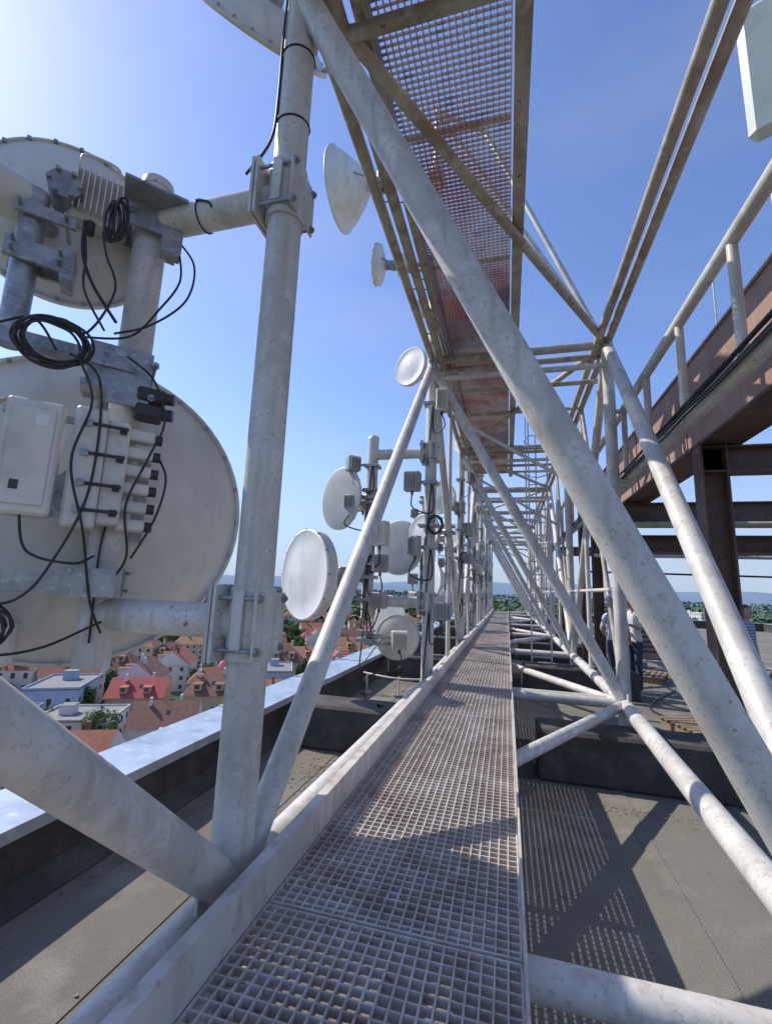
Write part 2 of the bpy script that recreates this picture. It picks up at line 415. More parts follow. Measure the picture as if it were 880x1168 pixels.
for k in range(4,NF):
    for z,R in((2.0,.5),(.6,.62),(-.7,.55)):
        sd+=1
        d=(-random.uniform(.4,1),-.75+random.uniform(-.5,.5),0)
        dish((POLE_X-.55+random.uniform(-.15,.1),FY[k]-.2,z+random.uniform(-.25,.25)),d,R*random.uniform(.7,1.15),random.choice(['drum','shell','drum','cone']),(POLE_X,FY[k]),True,sd,False,random.choice(['white','shadefront']))
    sd+=1
    dish((xl(k)+random.uniform(-.6,-.4),FY[k]-.15,4.6+random.uniform(-.5,.7)),(-.6,-.8,0),.4,'drum',(xl(k),FY[k]),True,sd)
for k in range(2,6):
    ym=(FY[k]+FY[k+1])/2; sd+=1
    dish((-1.55,ym,1.1+.5*(k%2)),(-.5,-.87,0),.36,random.choice(['drum','shell']),(xl(k),ym),True,sd,False,'shadefront')
# radios, combiners, cable loops on the farther poles
for k in range(2,7):
    g=MB(); rq=random.Random(50+k); Y=FY[k]
    for px,zs in((POLE_X,(1.75,1.35,.85,.35,-.1)),(xl(k),(2.7,1.5,.7,-.2,4.3))):
        for z in zs:
            a=rq.uniform(-.8,.8); Rz=Matrix.Rotation(a,3,'Z'); o=Vector((rq.choice([-1,1])*rq.uniform(.16,.26),-rq.uniform(.1,.25),0))
            c=Vector((px,Y,z+rq.uniform(-.1,.1)))+o; um=rq.choice(['unit','unit_grey','unit_grey'])
            s=(rq.uniform(.16,.26),rq.uniform(.1,.16),rq.uniform(.2,.36))
            g.box(c,s,um,Rz,.015)
            for i in range(5): g.box(c+Rz@Vector((-s[0]*.36+i*s[0]*.18,-s[1]/2-.015,0)),(.006,.03,s[2]*.8),um,Rz)
            g.box(Vector((px,Y,c.z)),(.22,.22,.04),'galv'); g.tube((px,Y,c.z),c,.02,'galv',n=8)
            b0=c-Vector((0,0,s[2]/2)); g.tube(b0,b0-Vector((0,0,.05)),.02,'dark',n=8)
            g.path([b0-Vector((0,0,.04)),b0+Vector((rq.uniform(-.08,.08),-.06,-.25)),Vector((px+.05,Y-.11,b0.z-.3)),Vector((px+.03,Y-.1,b0.z+.1)),Vector((px-.04,Y-.1,b0.z-.8))],.010)
        zc=rq.uniform(.2,1.0)
        for j in range(3):
            aa=rq.uniform(.08,.12)
            g.path([(px+.1+aa*cos(t),Y-.14,zc+aa*1.2*sin(t)) for t in [i*pi/5 for i in range(11)]],.008,sub=2)
        g.box((px,Y-.02,zc),(.3,.24,.03),'galv')
    g.build("pole_radio_unit")

# ------------------------------------------------------------------ equipment on nearest pole
e=empty("pole_mounted_radio_equipment")
g=MB()
g.box(L(0.0,.12,1.96),(.30,.02,.15),'galv',RL); g.box(L(0,.20,2.03),(.30,.16,.014),'galv',RL)
g.box(L(0.0,-.12,1.96),(.28,.02,.12),'galv',RL)
for r in(-.11,.11):
    g.tube(L(r,-.16,1.96),L(r,.17,1.96),.011,'galv',n=8); g.tube(L(r,.13,1.96),L(r,.15,1.96),.022,'galv',n=6)
g.box(L(.10,.13,1.84),(.10,.08,.14),'galv',RL)
g.box(L(-.05,.13,1.02),(.28,.02,.30),'galv',RL); g.box(L(-.15,.20,.90),(.10,.14,.03),'galv',RL)
g.box(L(-.30,.12,1.08),(.62,.07,.07),'galv',RL)
g.box(L(-.02,-.13,1.02),(.24,.02,.26),'galv',RL)
for r in(-.12,.10):
    for z in(.93,1.11): g.tube(L(r,-.16,z),L(r,.18,z),.010,'galv',n=8); g.tube(L(r,.14,z),L(r,.16,z),.02,'galv',n=6)
g.tube(L(-.50,.10,1.05),L(-.50,.10,1.86),.055,'galv',n=20)
g.box(L(-.44,.17,1.50),(.26,.02,.10),'galv',RL); g.box(L(-.44,.06,1.50),(.26,.02,.10),'galv',RL)
g.box(L(-.33,.10,1.50),(.05,.16,.16),'galv',RL)
g.box(L(-.44,.17,1.72),(.24,.02,.06),'galv',RL)
for z in(1.48,1.53,1.72):
    g.tube(L(-.36,.0,z),L(-.36,.23,z),.009,'galv',n=8); g.tube(L(-.54,.0,z),L(-.54,.23,z),.009,'galv',n=8)
g.tube(L(-.5,.08,1.72),L(-.40,-.32,1.95),.04,'galv',n=12)
g.tube(L(-.5,.08,1.5),L(-.40,-.32,1.75),.03,'galv',n=12)
g.box(L(-.34,.14,-.02),(.72,.09,.10),'galv',RL); g.box(L(-.05,.14,-.02),(.20,.13,.13),'galv',RL)
g.box(L(-.02,-.12,-.02),(.24,.02,.14),'galv',RL)
for r in(-.13,.11):
    for z in(-.06,.03): g.tube(L(r,-.16,z),L(r,.25,z),.009,'galv',n=8)
g.tube(L(0,0,.45),L(-.18,-.62,.45),.09,'galv',n=16)
g.box(L(-.02,-.10,.45),(.34,.05,.5),'galv',RL)
g.build("brackets",e)
g=MB()
g.box(L(-.33,.26,.50),(.20,.13,.50),'unit',RL,.012)
g.box(L(-.33,.33,.50),(.15,.012,.42),'unit',RL,.004)
g.box(L(-.30,.335,.66),(.045,.006,.05),'frame',RL); g.box(L(-.36,.335,.37),(.03,.006,.04),'dark',RL)
g.path([L(-.44,.30,.28),L(-.46,.33,.35),L(-.46,.33,.66),L(-.44,.30,.73)],.010,'rope',sub=4)
for z in(.28,.72):
    g.box(L(-.33,.2,z),(.26,.03,.03),'galv',RL)
g.box(L(-.13,.20,.50),(.13,.16,.56),'unit',RL,.012)
g.box(L(-.02,.17,.50),(.10,.13,.50),'unit',RL,.012)
for i,z in enumerate((.30,.42,.56,.70)):
    g.tube(L(-.15,.285,z),L(.02,.285,z),.008,'dark',n=8)
    g.box(L(-.14,.285,z),(.03,.02,.03),'galv',RL); g.box(L(.0,.25,z),(.03,.03,.03),'dark',RL)
for z in(.26,.35,.44,.53,.62,.71):
    g.box(L(.08,.15,z),(.12,.09,.055),'unit',RL,.008)
    g.tube(L(.13,.15,z),L(.175,.15,z),.026,'dark',n=12)
for z in(.86,.95):
    g.box(L(.10,.10,z),(.13,.12,.07),'dark',RL,.01); g.tube(L(.14,.12,z),L(.21,.14,z),.032,'dark',n=12)
g.box(L(-.26,-.02,2.02),(.26,.12,.30),'unit',RL,.02)
for i in range(9): g.box(L(-.365+i*.026,.06,2.02),(.006,.05,.26),'unit',RL)
g.path([L(-.36,.06,2.16),L(-.34,.10,2.19),L(-.20,.10,2.19),L(-.18,.06,2.16)],.007,'unit',sub=4)
g.tube(L(-.28,.02,1.87),L(-.28,.02,1.80),.02,'dark',n=10); g.tube(L(-.20,.02,1.87),L(-.20,.02,1.81),.02,'dark',n=10)
g.tube(L(-.72,.15,1.80),L(-.55,.05,1.82),.11,'unit',n=24)
g.tube(L(-.55,.05,1.82),L(-.50,.03,1.82),.08,'unit',n=24)
g.box(L(-.45,-.05,-.3),(.3,.2,.2),'unit',RL,.02)
g.build("radio_units",e)
g=MB()
def coil(r,c,z,a,b,n,tilt=0):
    for j in range(n):
        aa=a*random.uniform(.82,1.14); bb=b*random.uniform(.82,1.14); o=random.uniform(-.02,.02)
        g.path([L(r+aa*cos(t)+o,c+random.uniform(-.012,.012)+tilt*sin(t),z+bb*sin(t)+o) for t in [i*pi/7 for i in range(15)]],.0062,sub=3)
coil(-.32,.30,1.03,.13,.10,7,.03); coil(-.16,.24,1.78,.035,.11,5); coil(-.45,.26,-.22,.14,.10,6)
cabs=[[(-.22,.05,1.82),(-.18,.2,1.6),(-.12,.25,1.4),(-.2,.25,1.15),(-.3,.3,1.12)],
[(-.30,.05,1.82),(-.26,.2,1.55),(-.24,.25,1.35),(-.14,.2,1.2)],
[(.14,.14,1.82),(.16,.2,1.6),(.08,.2,1.4),(-.03,.18,1.22),(-.22,.28,1.1)],
[(.12,.12,1.9),(.22,.2,1.72),(.20,.2,1.5),(.05,.2,1.3),(-.1,.2,1.2)],
[(-.22,.3,1.0),(-.14,.3,.8),(-.18,.33,.5),(-.1,.3,.2),(-.04,.2,-.1),(.02,.15,-.25)],
[(-.03,.2,1.1),(.1,.22,1.0),(.17,.22,.8),(.12,.22,.6),(.05,.22,.35),(.08,.2,.1),(.0,.15,-.05)],
[(.17,.15,.62),(.21,.2,.5),(.18,.22,.3),(.1,.2,.1)],
[(-.33,.3,.26),(-.28,.33,.1),(-.12,.3,.06),(-.05,.2,.1)],
[(-.45,.26,-.12),(-.3,.26,-.1),(-.2,.28,.05),(-.1,.3,.4),(-.12,.28,.9),(-.25,.3,1.0)],
[(-.75,.3,1.0),(-.55,.33,1.02),(-.4,.3,1.12),(-.3,.3,1.0)],
[(-.75,.3,-.1),(-.55,.3,-.16),(-.4,.3,-.3),(-.2,.25,-.3),(.02,.12,-.2),(.2,.11,-.12)],
[(-.02,.10,-.3),(-.03,.11,.1),(-.02,.1,.25)]]
for c in cabs: g.path([L(*p) for p in c],.0058,sub=8)
g.path([L(-.30,.09,1.82),L(-.28,.15,1.6),L(-.22,.15,1.45),L(-.1,.12,1.3)],.008)
g.build("cables",e)

# ------------------------------------------------------------------ panel antenna top right
g=MB()
g.tube((2.45,3.55,2.7),(2.45,3.55,4.9),.04,'tube',n=14)
rot=Matrix.Rotation(radians(-28),3,'Z')@Matrix.Rotation(radians(12),3,'X')
g.box((1.98,3.35,3.98),(.42,.14,1.0),'panel',rot,.05)
g.box((2.05,3.45,3.98),(.2,.1,.7),'unit',rot,.02)
for z in(3.75,4.3): g.box((2.24,3.5,z),(.46,.05,.05),'galv',rot)
g.tube((2.0,3.40,3.49),(2.0,3.40,3.40),.02,'dark',n=10)
g.path([(2.0,3.40,3.41),(2.08,3.45,3.2),(2.35,3.55,2.95),(2.45,3.6,2.75)],.012)
g.build("panel_antenna")

# ------------------------------------------------------------------ brown steel structure
e=empty("brown_steel_canopy")
g=MB()
g.box((2.13,6.0,2.25),(.06,13.0,1.0),'brown')
for y in [ -.4+2.1*i for i in range(7)]:
    g.box((2.093,y,2.25),(.014,.03,.99),'brown')
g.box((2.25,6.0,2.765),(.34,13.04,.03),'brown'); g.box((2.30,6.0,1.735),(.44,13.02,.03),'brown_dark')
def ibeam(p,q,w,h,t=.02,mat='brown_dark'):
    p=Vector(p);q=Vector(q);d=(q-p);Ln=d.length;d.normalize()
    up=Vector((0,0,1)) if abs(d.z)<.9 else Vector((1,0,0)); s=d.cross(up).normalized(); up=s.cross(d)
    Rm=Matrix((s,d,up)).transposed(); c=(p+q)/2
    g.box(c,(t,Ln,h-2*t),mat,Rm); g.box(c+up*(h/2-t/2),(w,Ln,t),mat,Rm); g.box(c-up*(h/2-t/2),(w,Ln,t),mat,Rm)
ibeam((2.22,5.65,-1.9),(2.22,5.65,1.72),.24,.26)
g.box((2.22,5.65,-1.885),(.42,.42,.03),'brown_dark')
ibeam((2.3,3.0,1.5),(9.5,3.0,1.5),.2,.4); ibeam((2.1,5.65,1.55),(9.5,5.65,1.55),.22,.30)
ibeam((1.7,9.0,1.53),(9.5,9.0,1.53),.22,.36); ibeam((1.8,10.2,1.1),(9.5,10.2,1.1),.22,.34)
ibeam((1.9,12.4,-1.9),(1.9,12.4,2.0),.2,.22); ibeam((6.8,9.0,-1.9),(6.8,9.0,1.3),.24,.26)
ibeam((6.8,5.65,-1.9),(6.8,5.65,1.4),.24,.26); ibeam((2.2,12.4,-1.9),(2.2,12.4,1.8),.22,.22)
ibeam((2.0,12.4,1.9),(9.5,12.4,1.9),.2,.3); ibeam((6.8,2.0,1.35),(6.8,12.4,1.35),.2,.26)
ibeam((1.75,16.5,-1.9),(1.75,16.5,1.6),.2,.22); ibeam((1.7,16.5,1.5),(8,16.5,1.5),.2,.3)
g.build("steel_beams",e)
g=MB(); g.tube((1.6,8.7,1.28),(9.5,8.7,1.28),.05,'rope',n=12); g.tube((1.7,9.8,.82),(9.5,9.8,.82),.035,'tube',n=10)
g.tube((1.7,11.0,.55),(9.5,11.0,.5),.02,'black',n=8); g.build("pipes",e)
g=MB()
for i in range(6):
    g.tube((2.2,4.0+i*1.15,2.78),(2.2,4.0+i*1.15,3.5),.008,'tube',n=6)
g.build("lightning_rods",e)

# ------------------------------------------------------------------ roof
ZR=-1.9
g=MB(); g.box((6.9,15,ZR-.2),(20.2,44,.4),'bitumen')
rs=random.Random(8)
for i in range(18):
    x=-1.95+i*1.0
    y=-6.5
    while y<36:
        ln=rs.uniform(4,8); ye=min(y+ln,36.8)
        g.box((x+rs.uniform(-.03,.03),(y+ye)/2,ZR+.003),(.09,ye-y-.01,.006),'bitumen'); y=ye
g.build("flat_roof")
g=MB()
for k in range(2,NF):
    y=FY[k]-.72
    g.box((-1.65,y,ZR+.25),(1.7,.55,.5),'bit_dark',None,.03); g.box((1.35,y,ZR+.25),(2.1,.55,.5),'bit_dark',None,.03)
    g.box((.05-.3,y,ZR+.12),(1.0,.5,.24),'bit_dark')
for k in(1,):
    g.box((-1.15,FY[k]+.0,ZR+.16),(.4,.4,.32),'conc',None,.02); g.box((1.1,FY[k],ZR+.16),(.4,.4,.32),'conc',None,.02)
g.build("roof_upstand_beam")
g=MB()
PX=-2.82
g.box((PX-.24,15,-1.71),(.46,44,.46),'bit_dark'); 
g.add([(PX-.005,-7,ZR+.12),(PX-.005,37,ZR+.12),(PX+.13,37,ZR+.008),(PX+.13,-7,ZR+.008)],[[0,1,2,3]],'bit_dark')
for i in range(22):
    y=-6+2*i; dz=rs.uniform(-.004,.004)
    g.box((PX-.24,y,-1.462+dz),(.56,1.985,.03),'cap'); g.box((PX+.035,y,-1.49+dz),(.006,1.985,.07),'cap'); g.box((PX-.24,y+1.0,-1.445+dz),(.56,.035,.02),'cap')
g.build("roof_parapet_wall")
g=MB()
g.box((7.3,36.8,-1.65),(19.4,.4,.5),'bit_dark'); g.box((16.8,15,-1.65),(.4,44,.5),'bit_dark')
g.box((7.3,36.8,-1.38),(19.4,.5,.03),'cap'); g.box((16.8,15,-1.38),(.5,44,.03),'cap')
g.build("far_parapet_wall")
g=MB()
g.path([(-2.6,8.4,ZR+.35),(-1.95,8.2,ZR+.33),(-1.3,8.3,ZR+.34)],.018,'tube'); 
for x in(-2.5,-1.9,-1.3): g.tube((x,8.3,ZR),(x,8.3,ZR+.35),.016,'tube',n=8); g.tube((x,8.3,ZR),(x,8.3,ZR+.04),.09,'galv',n=14)
g.path([(-1.5,5.5,ZR+.52),(-1.4,7,ZR+.2),(-1.5,9,ZR+.15),(-1.4,14,ZR+.12)],.02,'black')
g.build("roof_conduit")
g=MB(); rr=random.Random(3)
for i in range(1600):
    a=rr.gauss(0,.16); b2=rr.gauss(0,.28); s=rr.uniform(.008,.028)
    cx,cy=-1.85+a,4.75+b2; q=rr.random()
    if q<.25: cx,cy=-1.6+rr.gauss(0,.2),4.0+rr.gauss(0,.9)
    elif q<.5: cx,cy=-2.6+rr.gauss(0,.05),rr.uniform(0,9)
    elif q<.75: cx,cy=rr.uniform(.3,3.0),4.93-abs(rr.gauss(0,.10)) ; s*=.8
    g.add([(cx,cy,ZR+.009),(cx+s,cy+s*.3,ZR+.009+s*.3),(cx+s*.3,cy+s,ZR+.012)],[[0,1,2]],'wood')
g.build("leaf_litter")
g=MB()
g.box((4.5,17,ZR+.52),(1.1,1.1,1.04),'brown',None,.02); g.box((4.5,17,ZR+1.08),(1.25,1.25,.07),'brown'); 
for i in range(5): g.box((4.5,16.44,ZR+.25+i*.15),(.8,.02,.05),'dark')
g.build("roof_ventilation_box")
def pallet(x,y,a):
    g=MB(); Rm=Matrix.Rotation(a,3,'Z')
    for i in range(7): g.box(Vector((x,y,ZR+.135))+Rm@Vector((0,-.36+i*.12,0)),(1.2,.09,.02),'wood',Rm)
    for i in(-1,0,1): g.box(Vector((x,y,ZR+.06))+Rm@Vector((i*.52,0,0)),(.1,.8,.12),'wood',Rm)
    g.build("wooden_pallet")
pallet(2.9,7.9,.3); pallet(3.2,12.5,1.2)
g=MB()
g.path([(3.8,4.0,ZR+.02),(3.2,5.2,ZR+.02),(3.0,6.4,ZR+.03),(3.6,7.4,ZR+.02),(3.1,9.0,ZR+.02)],.014,'black')
g.path([(1.9,7.0,ZR+.02),(2.6,8.0,ZR+.02),(2.4,9.3,ZR+.02),(3.4,11.2,ZR+.02)],.016,'black')
for i in range(10): g.box((2.0+i*.8,14.5,ZR+.08),(.25,.25,.16),'conc',None,.01)
g.tube((1.7,14.5,ZR+.19),(9.8,14.5,ZR+.19),.03,'tube',n=10)
g.build("roof_cable")
g=MB(); g.box((7.3,15,-21.15),(19.36,43.96,37.7),'wallD')
for fl in range(11):
    z=-4.2-fl*3.3
    for i in range(13): g.box((-2.4,-5+i*3.3,z),(.06,2.0,1.6),'glass')
g.build("office_tower")

# ------------------------------------------------------------------ people
def person(x,y,face,shirt,trouser,head_mat,h=1.82,pose=0):
    e=empty("person"); k=h/1.8
    J=[("pel",(0,0,.98),.145,.115),("wst",(0,0,1.13),.135,.10),("chs",(0,.01,1.34),.165,.115),("shc",(0,.01,1.47),.10,.085),("nck",(0,0,1.54),.055,.055),("hd0",(0,-.01,1.60),.06,.065)]
    V=[];Rr=[];E=[];ix={}
    def add(n,p,r,par=None,r2=None):
        ix[n]=len(V);V.append(Vector(p));Rr.append((r,r2 or r))
        if par is not None: E.append((ix[par],ix[n]))
    prev=None
    for n,p,r,r2 in J: add(n,p,r,prev,r2); prev=n
    for s,t in((-1,'l'),(1,'r')):
        st=.10 if pose==1 else .02
        dy=-st*s
        add("hip"+t,(s*.095,0,.90),.10,"pel"); add("thi"+t,(s*.105,dy*.6,.70),.085,"hip"+t); add("kne"+t,(s*.11,dy*1.2-.01,.50),.06,"thi"+t)
        add("clf"+t,(s*.112,dy*1.4+.015,.36),.058,"kne"+t); add("ank"+t,(s*.115,dy*1.6+.02,.09),.04,"clf"+t)
        add("heel"+t,(s*.115,dy*1.6+.03,.045),.042,"ank"+t); add("toe"+t,(s*.125,dy*1.6-.15,.035),.034,"heel"+t)
        add("sho"+t,(s*.185,.01,1.45),.062,"shc")
        if pose==0:
            el=(s*.25,.05,1.18); wr=(s*.22,-.13,1.02)
        elif pose==1:
            el=(s*.26,.03,1.17); wr=(s*.26,-.02,.92)
        else:
            el=(s*.27,-.02,1.20); wr=(s*.12,-.26,1.28)
        up=Vector((s*.185,.01,1.45)); el=Vector(el); wr=Vector(wr)
        add("uar"+t,up.lerp(el,.5),.048,"sho"+t); add("elb"+t,el,.040,"uar"+t); add("for"+t,el.lerp(wr,.4),.037,"elb"+t); add("wri"+t,wr,.025,"for"+t)
        d=(wr-el).normalized(); side=Vector((s,0,0)); side=(side-d*side.dot(d)).normalized(); fw=d.cross(side)
        pal=wr+d*.07; add("pal"+t,pal,.030,"wri"+t,.018)
        for i,(o,ln) in enumerate(((-.03,.065),(-.01,.075),(.01,.072),(.03,.058))):
            b0=wr+d*.095+fw*o; add("f%d"%i+t,b0,.010,"pal"+t); add("g%d"%i+t,b0+d*ln*.5+side*-.008,.009,"f%d"%i+t); add("h%d"%i+t,b0+d*ln*.9-side*.025,.008,"g%d"%i+t)
        add("th0"+t,wr+d*.04-fw*.035-side*.01,.011,"wri"+t); add("th1"+t,wr+d*.085-fw*.055-side*.02,.009,"th0"+t)
    me=bpy.data.meshes.new("b"); me.from_pydata([v*k for v in V],E,[]); ob=bpy.data.objects.new("b",me); COL.objects.link(ob)
    sk=ob.modifiers.new("s",'SKIN'); ss=ob.modifiers.new("u",'SUBSURF'); ss.levels=2; ss.render_levels=2
    for i,r in enumerate(Rr): me.skin_vertices[0].data[i].radius=(r[0]*k,r[1]*k)
    me.skin_vertices[0].data[0].use_root=True
    dg=bpy.context.evaluated_depsgraph_get(); dg.update()
    m2=bpy.data.meshes.new_from_object(ob.evaluated_get(dg)); bpy.data.objects.remove(ob)
    for mm in(shirt,trouser,'skin','shoe'): m2.materials.append(M[mm])
    for p in m2.polygons:
        c=p.center/k; p.use_smooth=True
        if c.z>1.53: i=2
        elif abs(c.x)>.19 or (c.y<-.16 and c.z>.8):
            i=0 if c.z>1.24 and c.y>-.12 else 2
            if c.z<.85 : i=1 if abs(c.x)<.2 else 2
        elif c.z>.96: i=0
        elif c.z>.10: i=1
        else: i=3
        p.material_index=i
    bo=bpy.data.objects.new("body",m2); COL.objects.link(bo); bo.parent=e
    g=MB()
    hc=Vector((0,-.015,1.69))*k
    def ell(c,r,mat,n=20,m=14,cond=None):
        vs=[];fs=[]
        for j in range(m+1):
            ph=pi*j/m
            for i in range(n):
                t=2*pi*i/n; vs.append((c[0]+r[0]*sin(ph)*cos(t),c[1]+r[1]*sin(ph)*sin(t),c[2]+r[2]*cos(ph)))
        for j in range(m):
            for i in range(n):
                f=[j*n+i,j*n+(i+1)%n,(j+1)*n+(i+1)%n,(j+1)*n+i]
                if cond:
                    cc=sum((Vector(vs[a]) for a in f),Vector())/4-Vector(c)
                    if not cond(cc): continue
                fs.append(f)
        g.add(vs,fs,mat,True)
    ell(hc,(.075*k,.092*k,.115*k),'skin'); ell(hc+Vector((0,-.025,-.05))*k,(.055*k,.06*k,.062*k),'skin')
    ell(hc+Vector((0,-.095,-.012))*k,(.013*k,.02*k,.026*k),'skin',8,6)
    ell(hc+Vector((0,-.083,-.052))*k,(.024*k,.006*k,.006*k),'roofC',8,6)
    for s in(-1,1):
        ell(hc+Vector((s*.03,-.082,.012))*k,(.012*k,.008*k,.007*k),'frame',8,6); ell(hc+Vector((s*.03,-.089,.012))*k,(.005*k,.003*k,.005*k),'dark',8,6)
        ell(hc+Vector((s*.077,.005,-.005))*k,(.010*k,.02*k,.03*k),'skin',8,6)
    ell(hc+Vector((0,.012,.012))*k,(.083*k,.097*k,.116*k),head_mat,24,16,lambda c:(c.y>-.02*k and c.z>-.06*k) or c.z>.055*k)
    if head_mat=='cap_white': g.box(hc+Vector((0,-.115,.062))*k,(.13*k,.09*k,.008*k),'cap_white',None,.003)
    g.build("head",e)
    e.location=(x,y,ZR+.005); e.rotation_euler=(0,0,face); return e
person(2.20,10.7,radians(150),'shirt','jeans','hair',1.86,0)
person(2.60,10.9,radians(-60),'shirt2','jeans','cap_white',1.90,2)
person(4.10,9.6,radians(40),'stripe','jeans','hair',1.84,1)

# ------------------------------------------------------------------ city
ZG=-40.0
def house_mesh(w,d,h,kind,wm,rm,idx):
    g=MB(); g.box((0,0,h/2-1),(w,d,h+2),wm)
    fl=max(1,int(h/3))
    for f in range(fl):
        z=1.6+f*3.0
        nx=max(2,int(w/3.0)); ny=max(2,int(d/3.2))
        for i in range(nx):
            x=-w/2+w*(i+.5)/nx
            for s in(-1,1):
                g.box((x,s*(d/2+.02),z),(1.35,.10,1.65),'frame'); g.box((x,s*(d/2+.06),z),(1.1,.08,1.4),'glass')
        for i in range(ny):
            y=-d/2+d*(i+.5)/ny
            for s in(-1,1):
                g.box((s*(w/2+.02),y,z),(.10,1.35,1.65),'frame'); g.box((s*(w/2+.06),y,z),(.08,1.1,1.4),'glass')
    o=.5
    if kind=='flat':
        g.box((0,0,h+.12),(w+.3,d+.3,.24),'roofF'); 
        for s in(-1,1): g.box((0,s*(d/2+.05),h+.4),(w+.3,.2,.5),wm); g.box((s*(w/2+.05),0,h+.4),(.2,d-.1,.5),wm)
        g.box((w*.2,0,h+1.2),(3,3,2),wm); g.box((w*.2,0,h+2.25),(3.2,3.2,.15),'roofF')
        g.box((-w*.1,-d/2-.6,h*.6),(w*.3,1.2,.15),'wallB')
    else:
        rh=min(w,d)*.42; a=w/2+o;b=d/2+o; t=h-.05
        if kind=='gable':
            vs=[(-a,-b,t),(a,-b,t),(a,b,t),(-a,b,t),(-a,0,t+rh),(a,0,t+rh)]
            g.add(vs,[[0,1,5,4],[2,3,4,5]],rm); g.add(vs,[[0,4,3],[1,2,5]],wm); g.add(vs,[[0,3,2,1]],wm)
        else:
            q=max(a-b*.8,.5)
            vs=[(-a,-b,t),(a,-b,t),(a,b,t),(-a,b,t),(-q,0,t+rh),(q,0,t+rh)]
            g.add(vs,[[0,1,5,4],[2,3,4,5],[0,4,3],[1,2,5]],rm); g.add(vs,[[0,3,2,1]],wm)
        for cx,cy in((w*.2,d*.12),(-w*.25,-d*.1)):
            g.box((cx,cy,t+rh+.1),(.6,.8,2.0),'roofB' if idx%2 else 'wallB')
        for s in(-1,1):
            for x in(-w*.22,w*.2):
                if (idx+s)%3==0: continue
                zc=t+rh*.42; yc=s*b*.62
                g.box((x,yc,zc),(2.0,b*.5,1.6),wm); g.box((x,yc+s*(b*.25+.03),zc+.1),(1.2,.06,1.0),'glass'); g.box((x,yc,zc+.88),(2.4,b*.6,.14),rm)
        if idx%2==0:
            g.box((w*.05,-b*.45,t+rh*.56),(.9,.1,1.2),'glass',Matrix.Rotation(radians(-50),3,'X'))
    if idx%3==0: g.box((w/2+1.6,0,1.6),(3.2,d*.6,3.6),wm); g.box((w/2+1.7,0,3.5),(3.6,d*.65,.2),rm if kind!='flat' else 'roofF')
    return g.mesh("house_mesh_%d"%idx)
specs=[(14,11,7,'hip','wallA','roofA'),(16,11,9,'gable','wallB','roofA'),(13,12,8,'hip','wallC','roofB'),(22,12,9,'gable','wallC','roofD'),(18,12,10,'flat','wallE','roofF'),(16,13,9,'flat','wallB','roofF'),(15,11,8,'gable','wallF','roofC'),(26,13,12,'hip','wallA','roofD'),(12,10,6.5,'hip','wallD','roofC'),(30,12,15,'flat','wallB','roofF'),(15,12,8,'gable','wallB','roofB'),(13,11,8,'hip','wallB','roofD')]
HM=[house_mesh(*s,i) for i,s in enumerate(specs)]
def tree_mesh(i,h,leaf=.5,n=2200):
    rnd=random.Random(100+i); g=MB()
    g.tube((0,0,-1),(0,0,h*.45),h*.03,'bark',n=8,r2=h*.018)
    cl=[]
    for k in range(10):
        a=rnd.uniform(0,2*pi); rr=h*rnd.uniform(.12,.32); z=h*rnd.uniform(.38,.85)
        q=(rr*cos(a),rr*sin(a),z); g.tube((0,0,h*rnd.uniform(.25,.42)),q,h*.012,'bark',n=5,r2=h*.004); cl.append((q,h*rnd.uniform(.13,.22)))
    cl.append(((0,0,h*.86),h*.17)); vs=[];fs=[]
    for k in range(n):
        c,r=rnd.choice(cl)
        d=Vector((rnd.gauss(0,1),rnd.gauss(0,1),rnd.gauss(0,1))).normalized()*r*rnd.uniform(.55,1.08)
        p=Vector(c)+d; s=leaf*rnd.uniform(.6,1.3)
        nrm=(d.normalized()+Vector((rnd.uniform(-.6,.6),rnd.uniform(-.6,.6),rnd.uniform(-.3,.8)))).normalized(); a=nrm.orthogonal().normalized(); b2=nrm.cross(a)
        o=len(vs); vs+= [p+a*s,p+b2*s*.7,p-a*s,p-b2*s*.7]; fs.append([o,o+1,o+2,o+3])
    g.add(vs,fs,'leaf'); return g.mesh("tree_mesh_%d"%i)
TM=[tree_mesh(i,h) for i,h in enumerate((11,14,9,16))]
rnd=random.Random(11)
ang=radians(28)
def inst(name,me,x,y,rot,s=1):
    o=bpy.data.objects.new(name,me); o.location=(x,y,ZG); o.rotation_euler=(0,0,rot); o.scale=(s,s,s*rnd.uniform(.9,1.15)); COL.objects.link(o)
def visible(x,y):
    if y<5 or x>-30: return False
    a=math.degrees(math.atan2(-x,y)); return 8<a<68
nh=0;nt_=0
for i in range(-30,40):
    for j in range(-40,40):
        gx=i*21+ (6 if j%2 else 0); gy=j*25+ (i%3)*2
        x=gx*cos(ang)-gy*sin(ang)-80; y=gx*sin(ang)+gy*cos(ang)+150
        dd=math.hypot(x,y)
        if not visible(x,y) or dd<85 or dd>760: continue
        pr=.93 if dd<330 else (.62 if dd<500 else .30)
        placed=rnd.random()<pr
        if placed:
            k=rnd.choices(range(len(HM)),[5,5,5,3,2.6,2.8,3.5,2,3,.5,4,3])[0]
            inst("house",HM[k],x+rnd.uniform(-2,2),y+rnd.uniform(-3,3),ang+rnd.choice([0,pi/2,0,pi])+rnd.uniform(-.06,.06),rnd.uniform(.9,1.1)); nh+=1
        elif dd<480:
            for t in range(3): inst("tree",TM[rnd.randrange(4)],x+rnd.uniform(-8,8),y+rnd.uniform(-8,8),rnd.uniform(0,6),rnd.uniform(.7,1.1)); nt_+=1
        for t in range(2 if dd<330 else 4):
            if rnd.random()<.6:
                inst("tree",TM[rnd.randrange(4)],x+rnd.choice([-1,1])*rnd.uniform(8,12),y+rnd.uniform(10,14)*rnd.choice([-1,1]),rnd.uniform(0,6),rnd.uniform(.5,.85 if dd<330 else 1.05)); nt_+=1
